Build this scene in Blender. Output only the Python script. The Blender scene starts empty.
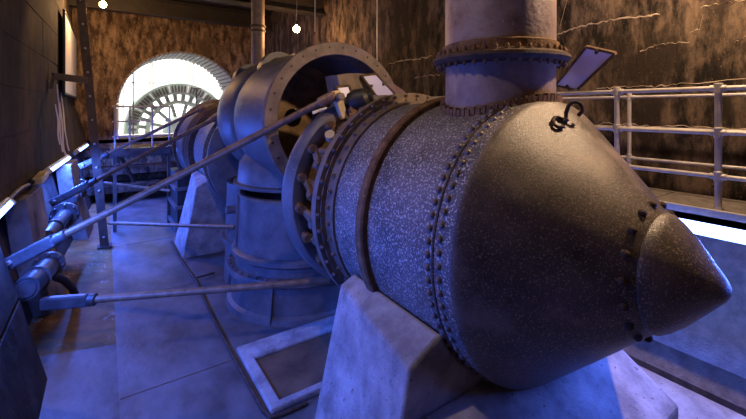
import bpy, bmesh, math, random
from mathutils import Vector, Matrix
random.seed(7)
PI = math.pi
sc = bpy.context.scene
COL = sc.collection

# ------------------------------------------------------------------ camera, world, exposure
YAW = math.radians(34.168)
cam_d = bpy.data.cameras.new('camera'); cam = bpy.data.objects.new('camera', cam_d); COL.objects.link(cam)
cam_d.sensor_fit = 'HORIZONTAL'; cam_d.sensor_width = 36.0; cam_d.lens = 394.37/746*36
cam_d.shift_y = -100.6/746; cam_d.clip_start = 0.05
cam.location = (0, 0, 0); cam.rotation_euler = (PI/2, 0, -YAW)
sc.camera = cam
w = bpy.data.worlds.new('world'); sc.world = w; w.use_nodes = True
w.node_tree.nodes['Background'].inputs[0].default_value = (0.55, 0.5, 0.62, 1)
w.node_tree.nodes['Background'].inputs[1].default_value = 0.012
sc.view_settings.view_transform = 'Standard'; sc.view_settings.look = 'None'
sc.view_settings.gamma = 1.0; sc.view_settings.use_curve_mapping = False
sc.view_settings.exposure = 0.0
# light strengths (the lamps themselves are built further down)
BLUE = (0.05, 0.135, 1.0); LED_W = 122.0          # watts per metre of blue LED tube
WARM = (1.0, 0.53, 0.22)

# ------------------------------------------------------------------ materials
def mat(name, c1, c2, scale=6.0, rough=0.6, bump=0.2, metal=0.0, stretch=(1, 1, 1), speck=None, speck_scale=60.0,
        speck_lo=0.62, stain=None, stain_scale=1.2, stain_lo=0.55, detail=8.0, bscale=None, spec=0.5, lines=None, nrough=0.62, cr=(0.35, 0.66)):
    m = bpy.data.materials.new(name); m.use_nodes = True
    nt = m.node_tree; N = nt.nodes; L = nt.links
    b = N['Principled BSDF']; b.inputs['Metallic'].default_value = metal
    b.inputs['Specular IOR Level'].default_value = spec
    tc = N.new('ShaderNodeTexCoord'); mp = N.new('ShaderNodeMapping'); mp.inputs['Scale'].default_value = stretch
    L.new(tc.outputs['Object'], mp.inputs[0])
    def noise(s, d=detail, vec=None):
        n = N.new('ShaderNodeTexNoise'); n.inputs['Scale'].default_value = s; n.inputs['Detail'].default_value = d
        n.inputs['Roughness'].default_value = nrough
        L.new(vec or mp.outputs[0], n.inputs['Vector']); return n
    def ramp(src, lo, hi):
        r = N.new('ShaderNodeMapRange'); r.inputs['From Min'].default_value = lo; r.inputs['From Max'].default_value = hi
        L.new(src, r.inputs['Value']); return r.outputs[0]
    def mix(fac, a, bcol):
        x = N.new('ShaderNodeMix'); x.data_type = 'RGBA'
        L.new(fac, x.inputs[0])
        for i, v in ((6, a), (7, bcol)):
            if isinstance(v, tuple): x.inputs[i].default_value = (*v, 1)
            else: L.new(v, x.inputs[i])
        return x.outputs[2]
    n1 = noise(scale)
    col = mix(ramp(n1.outputs[0], *cr), c1, c2)
    if stain:
        n2 = noise(stain_scale, 6.0)
        col = mix(ramp(n2.outputs[0], stain_lo, stain_lo + 0.12), col, stain)
    h = n1.outputs[0]
    if speck:
        n3 = noise(speck_scale, 3.0, tc.outputs['Object'])
        f = ramp(n3.outputs[0], speck_lo, speck_lo + 0.06)
        col = mix(f, col, speck)
    if lines:          # pale wandering lime veins: (scale, width, colour, squash)
        sc_, wd, lc, sq = lines
        mp2 = N.new('ShaderNodeMapping'); mp2.inputs['Scale'].default_value = sq
        L.new(tc.outputs['Object'], mp2.inputs[0])
        n4 = noise(sc_, 5.0, mp2.outputs[0])
        sub = N.new('ShaderNodeMath'); sub.operation = 'SUBTRACT'; sub.inputs[1].default_value = 0.5
        ab = N.new('ShaderNodeMath'); ab.operation = 'ABSOLUTE'
        L.new(n4.outputs[0], sub.inputs[0]); L.new(sub.outputs[0], ab.inputs[0])
        fl = ramp(ab.outputs[0], wd, 0.0)
        n5 = noise(2.3, 4.0); fm = N.new('ShaderNodeMath'); fm.operation = 'MULTIPLY'
        L.new(fl, fm.inputs[0]); L.new(ramp(n5.outputs[0], 0.5, 0.62), fm.inputs[1])
        col = mix(fm.outputs[0], col, lc)
    L.new(col, b.inputs['Base Color'])
    rr = N.new('ShaderNodeMapRange'); rr.inputs['To Min'].default_value = max(0.05, rough - 0.12); rr.inputs['To Max'].default_value = min(1, rough + 0.15)
    L.new(n1.outputs[0], rr.inputs['Value']); L.new(rr.outputs[0], b.inputs['Roughness'])
    if bump:
        nb = noise(bscale or scale * 5, 6.0); bp = N.new('ShaderNodeBump')
        bp.inputs['Strength'].default_value = bump; bp.inputs['Distance'].default_value = 0.02
        L.new(nb.outputs[0], bp.inputs['Height']); L.new(bp.outputs[0], b.inputs['Normal'])
    return m

def emit(name, col, strength):
    m = bpy.data.materials.new(name); m.use_nodes = True
    b = m.node_tree.nodes['Principled BSDF']
    b.inputs['Base Color'].default_value = (0.8, 0.8, 0.8, 1)
    b.inputs['Emission Color'].default_value = (*col, 1); b.inputs['Emission Strength'].default_value = strength
    return m

M = {}
M['steel'] = mat('flecked_black_steel', (0.075, 0.07, 0.07), (0.21, 0.19, 0.185), 3.5, 0.42, 0.45, 0.0, speck=(0.75, 0.68, 0.63), speck_scale=62, speck_lo=0.55, bscale=110, stain=(0.15, 0.10, 0.07), stain_scale=1.1, stain_lo=0.56, spec=0.6)
M['cone'] = mat('worn_black_steel', (0.04, 0.031, 0.026), (0.15, 0.113, 0.088), 2.6, 0.40, 0.28, 0.0, speck=(0.33, 0.25, 0.19), speck_scale=78, speck_lo=0.565, bscale=110, stain=(0.26, 0.20, 0.155), stain_scale=1.3, stain_lo=0.55, spec=0.9)
M['casing'] = mat('painted_casing', (0.10, 0.095, 0.10), (0.19, 0.175, 0.175), 4.0, 0.46, 0.15, 0.0, speck=(0.42, 0.36, 0.32), speck_scale=34, speck_lo=0.66, spec=0.5)
M['rust'] = mat('rusty_iron', (0.13, 0.07, 0.035), (0.30, 0.17, 0.08), 9.0, 0.75, 0.6, 0.0, speck=(0.42, 0.22, 0.08), speck_scale=35, speck_lo=0.62, spec=0.3)
M['rustdark'] = mat('dark_rusty_band', (0.05, 0.035, 0.028), (0.14, 0.085, 0.05), 14.0, 0.7, 0.6, 0.0, spec=0.3)
M['flange'] = mat('brown_flange_iron', (0.13, 0.095, 0.075), (0.25, 0.19, 0.145), 6.0, 0.55, 0.3, 0.0, stain=(0.16, 0.09, 0.05), stain_scale=3.0, stain_lo=0.58, spec=0.4)
M['bolt'] = mat('bolt_iron', (0.15, 0.12, 0.11), (0.30, 0.24, 0.20), 8.0, 0.5, 0.2, 0.2)
M['rod'] = mat('rod_steel', (0.17, 0.10, 0.055), (0.34, 0.21, 0.125), 8.0, 0.45, 0.2, 0.15)
M['bright'] = mat('yellowed_steel', (0.55, 0.45, 0.26), (0.72, 0.6, 0.36), 9.0, 0.45, 0.2, 0.1)
M['concrete'] = mat('pale_concrete', (0.28, 0.26, 0.255), (0.55, 0.52, 0.50), 4.0, 0.85, 0.6, 0.0, speck=(0.17, 0.15, 0.14), speck_scale=24, speck_lo=0.64, stain=(0.24, 0.205, 0.18), stain_scale=1.6, stain_lo=0.55, spec=0.2)
M['floor'] = mat('wet_floor_concrete', (0.075, 0.068, 0.066), (0.20, 0.185, 0.18), 2.4, 0.5, 0.35, 0.0, stretch=(1, 0.6, 1), stain=(0.17, 0.13, 0.11), stain_scale=1.1, stain_lo=0.56, speck=(0.10, 0.08, 0.07), speck_scale=14, speck_lo=0.67, spec=0.45)
M['apron'] = mat('shade_painted_apron_concrete', (0.16, 0.085, 0.022), (0.36, 0.21, 0.075), 2.5, 0.7, 0.4, 0.0, lines=(1.6, 0.012, (0.5, 0.45, 0.4), (1, .6, 1)), spec=0.4)  # brown stands in for shade from the blue lamps, put into the colour
WALL = dict(rough=0.85, bump=1.0, stretch=(2.2, 2.2, 0.8), stain_scale=0.75, stain_lo=0.5, speck_scale=34, speck_lo=0.66, bscale=14, spec=0.2, nrough=0.74, detail=10, cr=(0.42, 0.60))
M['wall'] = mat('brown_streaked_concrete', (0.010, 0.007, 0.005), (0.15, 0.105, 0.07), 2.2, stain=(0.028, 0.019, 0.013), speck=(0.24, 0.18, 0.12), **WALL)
M['wallback'] = mat('rusty_end_wall_concrete', (0.06, 0.036, 0.02), (0.38, 0.26, 0.145), 2.6, stain=(0.12, 0.078, 0.045), speck=(0.5, 0.38, 0.24), **WALL)
M['vein'] = mat('pale_lime_vein', (0.26, 0.2, 0.14), (0.46, 0.37, 0.26), 9.0, 0.8, 0.5)
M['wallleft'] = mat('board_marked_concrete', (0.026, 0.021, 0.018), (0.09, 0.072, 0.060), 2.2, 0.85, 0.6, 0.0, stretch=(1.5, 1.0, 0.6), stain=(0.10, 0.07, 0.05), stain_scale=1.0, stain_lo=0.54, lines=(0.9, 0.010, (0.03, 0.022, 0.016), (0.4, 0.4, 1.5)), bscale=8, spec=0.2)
M['pipe'] = mat('brown_rusted_pipe', (0.20, 0.14, 0.115), (0.40, 0.30, 0.25), 4.0, 0.5, 0.35, 0.0, speck=(0.42, 0.32, 0.26), speck_scale=55, speck_lo=0.62, stain=(0.16, 0.09, 0.055), stain_scale=2.0, stain_lo=0.55, spec=0.5)
M['lining_rust'] = mat('ochre_casing_lining', (0.20, 0.125, 0.065), (0.46, 0.31, 0.17), 5.0, 0.7, 0.5, 0.0, spec=0.3)
M['beam'] = mat('dark_beam_steel', (0.010, 0.008, 0.007), (0.028, 0.02, 0.015), 5.0, 0.7, 0.2)  # near-black base colour for the roof beams
M['buttress'] = mat('grey_buttress_concrete', (0.16, 0.145, 0.135), (0.34, 0.31, 0.29), 3.0, 0.8, 0.5, 0.0, stain=(0.12, 0.10, 0.085), stain_scale=1.5, stain_lo=0.55, spec=0.25)
M['lime'] = mat('lime_streak', (0.55, 0.53, 0.5), (0.75, 0.73, 0.7), 7.0, 0.8, 0.4, 0.0, stretch=(1, 1, 0.3))
M['dark'] = mat('blackened_steel', (0.018, 0.016, 0.016), (0.045, 0.038, 0.034), 5.0, 0.6, 0.2, 0.0)
M['post'] = mat('rusty_post_steel', (0.05, 0.035, 0.028), (0.11, 0.075, 0.055), 7.0, 0.6, 0.3, 0.1)
M['galv'] = mat('galvanised_pipe', (0.42, 0.39, 0.36), (0.58, 0.54, 0.50), 12.0, 0.42, 0.15, 0.25)
M['bank'] = mat('bank_masonry', (0.42, 0.35, 0.32), (0.66, 0.57, 0.53), 9.0, 0.85, 0.5, 0.0, spec=0.2)
M['slab'] = mat('gallery_slab', (0.10, 0.085, 0.077), (0.20, 0.175, 0.155), 9.0, 0.85, 0.5, 0.0, spec=0.2)
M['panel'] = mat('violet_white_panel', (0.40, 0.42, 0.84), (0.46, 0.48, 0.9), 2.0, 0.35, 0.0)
M['white'] = mat('white_plastic', (0.72, 0.72, 0.72), (0.8, 0.8, 0.8), 3.0, 0.4, 0.0)
M['poster'] = mat('white_banner', (0.74, 0.76, 0.78), (0.84, 0.85, 0.86), 1.5, 0.5, 0.0)
M['black'] = mat('black_rubber', (0.012, 0.012, 0.012), (0.03, 0.03, 0.03), 5.0, 0.5, 0.1)
M['servo'] = mat('grey_cast_iron', (0.05, 0.047, 0.047), (0.11, 0.105, 0.105), 6.0, 0.38, 0.2, 0.0)
M['green'] = mat('pale_green_enamel', (0.30, 0.37, 0.33), (0.38, 0.45, 0.40), 3.0, 0.4, 0.0)
M['hallwall'] = mat('white_hall_plaster', (0.74, 0.75, 0.75), (0.82, 0.82, 0.82), 2.0, 0.7, 0.0)
M['lining'] = mat('grey_arch_lining', (0.30, 0.29, 0.27), (0.42, 0.40, 0.37), 5.0, 0.7, 0.3)
M['pan'] = mat('rusty_pan', (0.09, 0.055, 0.03), (0.20, 0.12, 0.06), 3.0, 0.5, 0.4, 0.0, spec=0.5)
M['tube'] = emit('led_tube_glow', (0.14, 0.27, 1.0), 11.0)
M['bulb'] = emit('bulb_glow', (1.0, 0.72, 0.36), 60.0)
M['window'] = emit('daylit_window', (1.0, 1.0, 0.98), 2.6)

# ------------------------------------------------------------------ mesh helpers
class MB:
    def __init__(s): s.v = []; s.f = []
    def add(s, vs, fs):
        o = len(s.v); s.v += [tuple(p) for p in vs]; s.f += [tuple(i + o for i in f) for f in fs]; return s
    def box(s, c, size, rot=None):
        c = Vector(c); h = Vector(size) / 2
        vs = [Vector((x * h.x, y * h.y, z * h.z)) for x in (-1, 1) for y in (-1, 1) for z in (-1, 1)]
        if rot is not None: vs = [rot @ p for p in vs]
        return s.add([p + c for p in vs], [(0, 1, 3, 2), (4, 6, 7, 5), (0, 4, 5, 1), (2, 3, 7, 6), (0, 2, 6, 4), (1, 5, 7, 3)])
    def bar(s, p0, p1, w_, h_, up=(0, 0, 1)):
        p0 = Vector(p0); p1 = Vector(p1); d = (p1 - p0); L_ = d.length; d.normalize()
        u = Vector(up); x = d.cross(u)
        if x.length < 1e-4: x = d.cross(Vector((1, 0, 0)))
        x.normalize(); z = x.cross(d)
        R = Matrix((x, d, z)).transposed()
        return s.box((p0 + p1) / 2, (w_, L_, h_), R)
    def lathe(s, prof, org=(0, 0, 0), axis=(0, 1, 0), n=48, a0=0.0, a1=2 * PI, ref=None):
        """prof: (distance along axis, radius)"""
        org = Vector(org); ax = Vector(axis).normalized()
        r0 = Vector(ref) if ref else (Vector((1, 0, 0)) if abs(ax.x) < 0.9 else Vector((0, 0, 1)))
        e1 = (r0 - ax * r0.dot(ax)).normalized(); e2 = ax.cross(e1)
        full = abs(a1 - a0 - 2 * PI) < 1e-6; m = n if full else n + 1
        vs = []; fs = []; rows = []
        for (t, r) in prof:
            if r < 1e-6 and full: rows.append([len(vs)]); vs.append(org + ax * t)
            else:
                rows.append(list(range(len(vs), len(vs) + m)))
                for k in range(m):
                    a = a0 + (a1 - a0) * k / n
                    vs.append(org + ax * t + (e1 * math.cos(a) + e2 * math.sin(a)) * r)
        for A, B in zip(rows, rows[1:]):
            for k in range(n):
                k2 = (k + 1) % m if full else k + 1
                if len(A) == 1 and len(B) == 1: continue
                if len(A) == 1: fs.append((A[0], B[k], B[k2]))
                elif len(B) == 1: fs.append((A[k], B[0], A[k2]))
                else: fs.append((A[k], B[k], B[k2], A[k2]))
        return s.add(vs, fs)
    def cyl(s, p0, p1, r, n=16, r1=None):
        p0 = Vector(p0); p1 = Vector(p1); d = p1 - p0; L_ = d.length; r1 = r if r1 is None else r1
        return s.lathe([(0, 0), (0, r), (L_, r1), (L_, 0)], p0, d, n)
    def rod(s, p0, p1, r, n=16, bev=0.01):
        p0 = Vector(p0); p1 = Vector(p1); d = p1 - p0; L_ = d.length
        return s.lathe([(0, 0), (0, r - bev), (bev, r), (L_ - bev, r), (L_, r - bev), (L_, 0)], p0, d, n)
    def tube(s, pts, r, n=10):
        pts = [Vector(p) for p in pts]; vs = []; fs = []; prev = None
        for i, p in enumerate(pts):
            t = (pts[min(i + 1, len(pts) - 1)] - pts[max(i - 1, 0)]).normalized()
            if prev is None:
                u = Vector((0, 0, 1)) if abs(t.z) < 0.9 else Vector((1, 0, 0))
            else: u = prev
            x = (u - t * u.dot(t)).normalized(); prev = x; y = t.cross(x)
            for k in range(n):
                a = 2 * PI * k / n; vs.append(p + (x * math.cos(a) + y * math.sin(a)) * r)
        for i in range(len(pts) - 1):
            for k in range(n):
                k2 = (k + 1) % n; fs.append((i * n + k, i * n + k2, (i + 1) * n + k2, (i + 1) * n + k))
        fs.append(tuple(range(n))[::-1]); fs.append(tuple((len(pts) - 1) * n + k for k in range(n)))
        return s.add(vs, fs)
    def prism(s, poly_a, poly_b):
        """two matching 3-D polygons joined"""
        n = len(poly_a)
        fs = [tuple(range(n))[::-1], tuple(range(n, 2 * n))] + [(k, (k + 1) % n, n + (k + 1) % n, n + k) for k in range(n)]
        return s.add(list(poly_a) + list(poly_b), fs)
    def grid(s, rows):
        n = len(rows[0]); vs = [p for r in rows for p in r]; fs = []
        for i in range(len(rows) - 1):
            for k in range(n - 1): fs.append((i * n + k, i * n + k + 1, (i + 1) * n + k + 1, (i + 1) * n + k))
        return s.add(vs, fs)
    def mesh(s, name, material, smooth=35, flip=False):
        me = bpy.data.meshes.new(name); me.from_pydata(s.v, [], s.f); me.validate()
        bm = bmesh.new(); bm.from_mesh(me); bmesh.ops.recalc_face_normals(bm, faces=bm.faces); bm.to_mesh(me); bm.free()
        me.materials.append(M[material] if isinstance(material, str) else material)
        if smooth:
            me.polygons.foreach_set('use_smooth', [True] * len(me.polygons)); me.set_sharp_from_angle(angle=math.radians(smooth))
        return me
    def build(s, name, material, parent=None, smooth=35):
        return link(name, s.mesh(name, material, smooth), parent)

def link(name, me, parent=None, mtx=None):
    o = bpy.data.objects.new(name, me); COL.objects.link(o)
    if parent is not None:
        o.parent = parent
        if parent.type == 'EMPTY': o.matrix_parent_inverse = Matrix.Translation(-Vector(parent.location))
    if mtx is not None: o.matrix_basis = mtx
    return o
def bevel(o, wd=0.02, seg=2):
    b = o.modifiers.new('bevel', 'BEVEL'); b.width = wd; b.segments = seg; b.limit_method = 'ANGLE'; return o
def thing(name, label, cat, loc=(0, 0, 0), group=None):
    o = bpy.data.objects.new(name, None); COL.objects.link(o); o.location = loc; o.empty_display_size = 0.1
    return tag(o, label, cat, group)
def tag(o, label, cat, group=None, kind=None):
    o['label'] = label; o['category'] = cat
    if group: o['group'] = group
    if kind: o['kind'] = kind
    return o
def struct(name, mb, material, label, cat, smooth=35, parent=None):
    o = mb.build(name, material, parent, smooth)
    if parent is None: tag(o, label, cat, kind='structure')
    return o
def frame_to(p, zaxis):
    """matrix at p whose local z points along zaxis"""
    q = Vector(zaxis).normalized().to_track_quat('Z', 'Y')
    return Matrix.Translation(Vector(p)) @ q.to_matrix().to_4x4()
def hexbolt(r, h):
    return MB().lathe([(-0.01, r), (h * 0.8, r), (h, r * 0.8), (h, 0)], (0, 0, 0), (0, 0, 1), 6).lathe([(h, r * 0.55), (h * 1.6, r * 0.5), (h * 1.65, 0)], (0, 0, 0), (0, 0, 1), 8)
def rivet(r):
    return MB().lathe([(-0.01, r), (0.0, r), (r * .5, r * .85), (r * .8, r * .5), (r * .9, 0)], (0, 0, 0), (0, 0, 1), 9)
def area_light(name, loc, direction, size, size_y, power, color, parent=None):
    d = bpy.data.lights.new(name, 'AREA'); d.shape = 'RECTANGLE'; d.size = size; d.size_y = size_y; d.energy = power; d.color = color
    o = bpy.data.objects.new(name, d); COL.objects.link(o)
    return o

FZ = -3.1                         # floor level, camera is the origin
AX, AZ = 2.8, -0.995              # axis of the turbines
GZ = -0.90                        # gallery level

# ------------------------------------------------------------------ the setting
def clampf(t): return max(0.0, min(1.0, t))
def wall_x(y, z):
    up = -1.12 + 0.22 * clampf((y - 5.5) / 6.0)
    lo = -1.10 if y < 7.5 else -1.10 + 0.062 * (y - 7.5)
    k = clampf((0.3 - z) / 1.1)
    x = up + (lo - up) * k
    x += 0.25 * max(0.0, -0.95 - z)
    return x - 0.26 * clampf((y - 5.74) / 0.04) * clampf((-1.25 - z) / 0.05)
Y0, Y1, CZ = -3.0, 16.5, 3.65
ys = sorted([Y0 + (Y1 - Y0) * i / 40 for i in range(41)] + [5.73, 5.74, 5.78, 5.79])
zs = [FZ - 0.2 + (CZ + 0.2 - FZ) * i / 34 for i in range(35)] + [-1.24, -1.25, -1.30, -1.31]
zs.sort()
mb = MB(); mb.grid([[(wall_x(y, z), y, z) for z in zs] for y in ys])
mb.grid([[(-2.2, y, z) for z in (zs[0], zs[-1])] for y in (Y0, Y1)])
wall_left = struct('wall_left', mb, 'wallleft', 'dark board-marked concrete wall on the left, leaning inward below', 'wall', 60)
# cast panels on the leaning lower part, one bay each, with open joints between them
for a, b, th, mt in ((-.4, 1.2, .05, 'wallleft'), (1.2, 2.7, .05, 'wallleft'), (2.7, 4.2, .05, 'wallleft'), (4.2, 5.70, .05, 'wallleft'), (7.35, 8.5, .25, 'buttress'), (11.3, 12.5, .28, 'buttress')):
    for z0, z1 in ((-2.05, -1.28), (-3.06, -2.08)):
        pa = [(wall_x(y, z), y, z) for y, z in ((a + .015, z0), (b - .015, z0), (b - .015, z1), (a + .015, z1))]
        pb = [(x + th, y, z + 0.008) for x, y, z in pa]
        o = MB().prism(pa, pb).build('wall_panel', mt, wall_left, 0); bevel(o, 0.012, 1)
# floor with a crease; left apron rises towards the wall
mb = MB()
xs = [-1.5, -0.8, 0.12, 1.0, 2.0, 3.0, 4.2, 5.4]
def fz(x): return FZ if x >= 0.12 else FZ + 0.14 * (0.12 - x)
mb.grid([[(x, y, fz(x)) for x in xs[2:]] for y in ys])
floor = struct('floor', mb, 'floor', 'wet pale concrete floor of the pit, lit violet', 'floor', 20)
mb = MB(); mb.grid([[(x, y, fz(x)) for x in xs[:3]] for y in [Y0, 0, 2, 4, 6.2]])
struct('floor_apron', mb, 'floor', 'near violet-lit concrete strip rising from the floor crease to the left wall', 'floor', 20)
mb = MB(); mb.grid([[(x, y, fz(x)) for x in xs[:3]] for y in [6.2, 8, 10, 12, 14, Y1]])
struct('floor_apron', mb, 'apron', 'brown strip of floor, shade from the blue lamps put into its colour, between the leaning post and the wall cylinders', 'floor', 20)
for yj in (5.0, 7.6, 10.6):
    MB().box((0.75, yj, FZ + 0.002), (1.24, 0.010, 0.006)).build('joint', 'pan', floor, 0)
# right side: gallery wall, fascia, battered bench
mb = MB(); mb.grid([[(5.2, y, z) for z in (FZ - .2, -1, 0, 1, 2, CZ)] for y in (Y0, 0, 4, 8, 12, Y1)])
mb.grid([[(5.6, y, z) for z in (FZ - .2, CZ)] for y in (Y0, Y1)])
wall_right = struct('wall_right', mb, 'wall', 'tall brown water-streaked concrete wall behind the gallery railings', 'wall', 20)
bench = [(4.34, FZ - .1), (5.19, FZ - .1), (5.19, -0.99), (4.95, -0.99), (4.95, -1.55), (4.34, -2.28)]
struct('trim_1', MB().prism([(x, Y0, z) for x, z in bench], [(x, Y1, z) for x, z in bench]), 'bank', 'sloping grey-brown masonry bank under the gallery on the right', 'bank', 20)
kerb = [(4.16, -2.44), (4.40, -2.44), (4.40, -2.25), (4.36, -2.22), (4.22, -2.32), (4.16, -2.36)]
struct('trim_2', MB().prism([(x, Y0, z) for x, z in kerb], [(x, Y1, z) for x, z in kerb]), 'slab', 'dark rounded kerb at the foot of the sloping bank on the right', 'kerb', 20)
led = [(3.72, FZ - .1), (4.33, FZ - .1), (4.33, -2.40), (3.72, -2.46)]
struct('trim_3', MB().prism([(x, Y0, z) for x, z in led], [(x, Y1, z) for x, z in led]), 'concrete', 'blue-lit concrete ledge below the kerb on the right', 'ledge', 20)
# gallery deck of slabs with a steel edge
gal = struct('floor_gallery', MB().box((4.74, 6.5, GZ - 0.06), (0.86, 18.9, 0.06)), 'dark', 'concrete gallery walkway along the right wall', 'walkway', 0)
yy = -2.9
while yy < 15.6:
    L_ = 1.15
    o = MB().box((4.765, yy + L_ / 2, GZ - 0.014), (0.80, L_ - 0.014, 0.028)).build('slab', 'slab', gal, 0); yy += L_
MB().box((4.335, 6.5, GZ - 0.035), (0.05, 18.9, 0.13)).build('edge_beam', 'galv', gal, 0)
# ceiling and beams
struct('ceiling', MB().box((2.0, 6.7, CZ + 0.1), (8.4, 19.8, 0.2)), 'dark', 'black ceiling high above the machinery', 'ceiling', 0)
for i, (yb, zb) in enumerate(((14.7, 3.05), (10.2, 2.66), (7.9, 2.66), (5.4, 2.7), (2.9, 2.75))):
    b = MB()
    b.box((2.1, yb, zb + 0.02), (6.2, 0.34, 0.04)).box((2.1, yb, zb + 0.50), (6.2, 0.34, 0.04)).box((2.1, yb, zb + 0.26), (6.2, 0.05, 0.46))
    o = b.build('ceiling_beam', 'beam', None, 0)
    tag(o, ['dark steel roof beam farthest back, above the bright arch', 'dark steel roof beam second from the back arch', 'dark steel roof beam in the middle of the hall, above the raised casing', 'dark steel roof beam second nearest, over the tie between casing and inlet', 'nearest dark steel roof beam over the inlet pipe'][i], 'beam', 'steel roof beams', 'structure')
# wall behind the camera
struct('wall_front', MB().box((2.1, Y0 - 0.1, 0.1), (7.6, 0.2, 6.8)), 'wall', 'concrete end wall behind the viewer', 'wall', 0)
# back wall with the arch
BY = 16.3; ACX, ACZ, AR = 2.44, 0.02, 2.12
def arch_pts(r, n=36):
    p = [(ACX - r, -1.05)] + [(ACX + r * math.cos(PI - PI * k / n), ACZ + r * math.sin(PI - PI * k / n)) for k in range(n + 1)] + [(ACX + r, -1.05)]
    return p
ap = arch_pts(AR)
op = []
for x, z in ap:                        # matching points on an outer rectangle
    dx, dz = x - ACX, z - ACZ
    if z <= ACZ + 1e-6: op.append((-2.2 if dx < 0 else 5.6, z))
    else:
        t = min((CZ - ACZ) / dz if dz > 1e-6 else 1e9, (4.52 if dx < 0 else 3.28) / abs(dx) if abs(dx) > 1e-6 else 1e9)
        op.append((ACX + dx * t, ACZ + dz * t))
mb = MB()
for yv in (BY, BY + 2.2):
    mb.grid([[(x, yv, z) for x, z in ap], [(x, yv, z) for x, z in op]])
mb.grid([[(x, BY, z) for x, z in ap], [(x, BY + 2.2, z) for x, z in ap]])
mb.box((1.7, BY + 1.1, -2.17), (7.8, 2.2, 2.24))
# corner fillers between radial cut and the rectangle corners
for sx in (-2.2, 5.6): mb.box((sx, BY + 0.36, 2.7), (2.6, 0.7, 1.9))
wall_back = struct('wall_back', mb, 'wallback', 'brown stained end wall pierced by a bright round arch', 'wall', 30)
NV = 40
for k in range(NV):                    # lining boards round the arch
    a = PI * (k + 0.5) / NV; r = AR - 0.02
    c = Vector((ACX + r * math.cos(a), BY + 1.08, ACZ + r * math.sin(a)))
    R = Matrix.Rotation(-a + PI / 2, 3, 'Y')
    o = MB().box(c, (PI * r / NV * 0.72, 2.3, 0.07), R).build('lining_board', 'lining', wall_back, 0)
for sx in (-1, 1):
    MB().box((ACX + sx * (AR - 0.03), BY + 1.1, -0.51), (0.06, 2.26, 1.06)).build('jamb', 'hallwall', wall_back, 0)
# steps of dark masonry below the arch
for i, (z, d) in enumerate(((-1.35, 0.35), (-1.95, 0.7), (-2.5, 1.0))):
    MB().box((1.1, BY - d / 2, z - 0.12), (3.6, d, 0.24)).build('ledge', 'wall', wall_back, 0)
# bright generator hall beyond
HY = 24.5
struct('floor_hall', MB().box((2.3, (BY + HY) / 2 + 0.5, -1.12), (12, HY - BY + 1, 0.12)), 'hallwall', 'pale floor of the bright hall beyond the arch', 'floor', 0)
struct('wall_hall', MB().box((2.3, HY + .1, 2.0), (12, 0.2, 6.4)).box((-3.8, 20.7, 2), (.2, 7.4, 6.4)).box((8.4, 20.7, 2), (.2, 7.4, 6.4)), 'hallwall', 'white walls of the bright hall beyond the arch', 'wall', 0)
struct('ceiling_hall', MB().box((2.3, 20.7, 5.3), (12.2, 7.6, 0.2)), 'hallwall', 'white ceiling of the bright hall beyond the arch', 'ceiling', 0)
wn = 1
for xa, xb in ((-1.2, 0.55), (0.8, 2.0), (2.15, 4.0), (4.2, 5.6)):
    wl = thing('window_%d' % wn, ['narrow tall daylit window left of the generator ring', 'tall daylit window above the left of the generator ring', 'wide daylit window above the generator ring', 'daylit window right of the generator ring'][wn - 1], 'window', ((xa + xb) / 2, HY - 0.05, -1.0)); wl['kind'] = 'structure'
    for za, zb in ((-0.9, 1.35), (1.45, 4.6)):
        MB().box(((xa + xb) / 2, HY - 0.02, (za + zb) / 2), (xb - xa, 0.02, zb - za)).build('pane', 'window', wl, 0)
    for x in (xa, xb): MB().box((x, HY - 0.06, 1.85), (0.06, 0.08, 5.6)).build('mullion', 'galv', wl, 0)
    MB().box(((xa + xb) / 2, HY - 0.06, 1.40), (xb - xa, 0.08, 0.07)).build('transom', 'galv', wl, 0)
    wn += 1
dl = bpy.data.lights.new('hall_daylight', 'AREA'); dl.shape = 'RECTANGLE'; dl.size = 6.5; dl.size_y = 4.5; dl.energy = 120; dl.color = (1, 0.99, 0.96)
dlo = bpy.data.objects.new('hall_daylight', dl); COL.objects.link(dlo); dlo.location = (2.3, HY - 0.2, 2.0); dlo.rotation_euler = (-PI / 2, 0, 0)

# ------------------------------------------------------------------ near turbine
T = thing('turbine', 'huge riveted dark steel turbine inlet drum ending in a cone with blunt nose', 'turbine', (AX, 2.2, FZ))
C0 = (AX, 0, AZ)
NS = 128
shell = MB().lathe([(1.72, 1.05), (1.7256, 1.0584), (1.80, 1.062), (1.88, 1.066), (1.881, 1.056), (2.1, 1.056), (2.6, 1.056), (3.0, 1.056), (3.36, 1.056), (3.4, 1.0)], C0, n=NS).build('drum_shell', 'steel', T)
MB().lathe([(1.869, 1.055), (1.869, 1.071), (1.885, 1.071), (1.885, 1.055)], C0, n=NS).build('seam_strip', 'rustdark', shell)
band = MB().lathe([(2.655, 1.05), (2.655, 1.10), (2.67, 1.115), (2.735, 1.12), (2.745, 1.11), (2.745, 1.05)], C0, n=NS).build('rusty_band', 'rust', T)
cone = MB().lathe([(1.735, 1.06), (1.715, 1.055), (1.69, 1.036), (1.64, 0.990), (1.50, 0.854), (1.25, 0.608), (1.02, 0.378), (0.965, 0.325), (0.99, 0.28)], C0, n=NS).build('nose_cone', 'cone', T)
cap = MB().lathe([(1.00, 0.30), (1.00, 0.352), (0.990, 0.360), (0.970, 0.356), (0.93, 0.326), (0.86, 0.258), (0.78, 0.162), (0.725, 0.095), (0.695, 0.058), (0.68, 0.03), (0.6745, 0.0)], C0, n=96).build('nose_cap', 'cone', T)
riv = rivet(0.025).mesh('rivet', 'bolt', 50)
NR = 78
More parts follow.
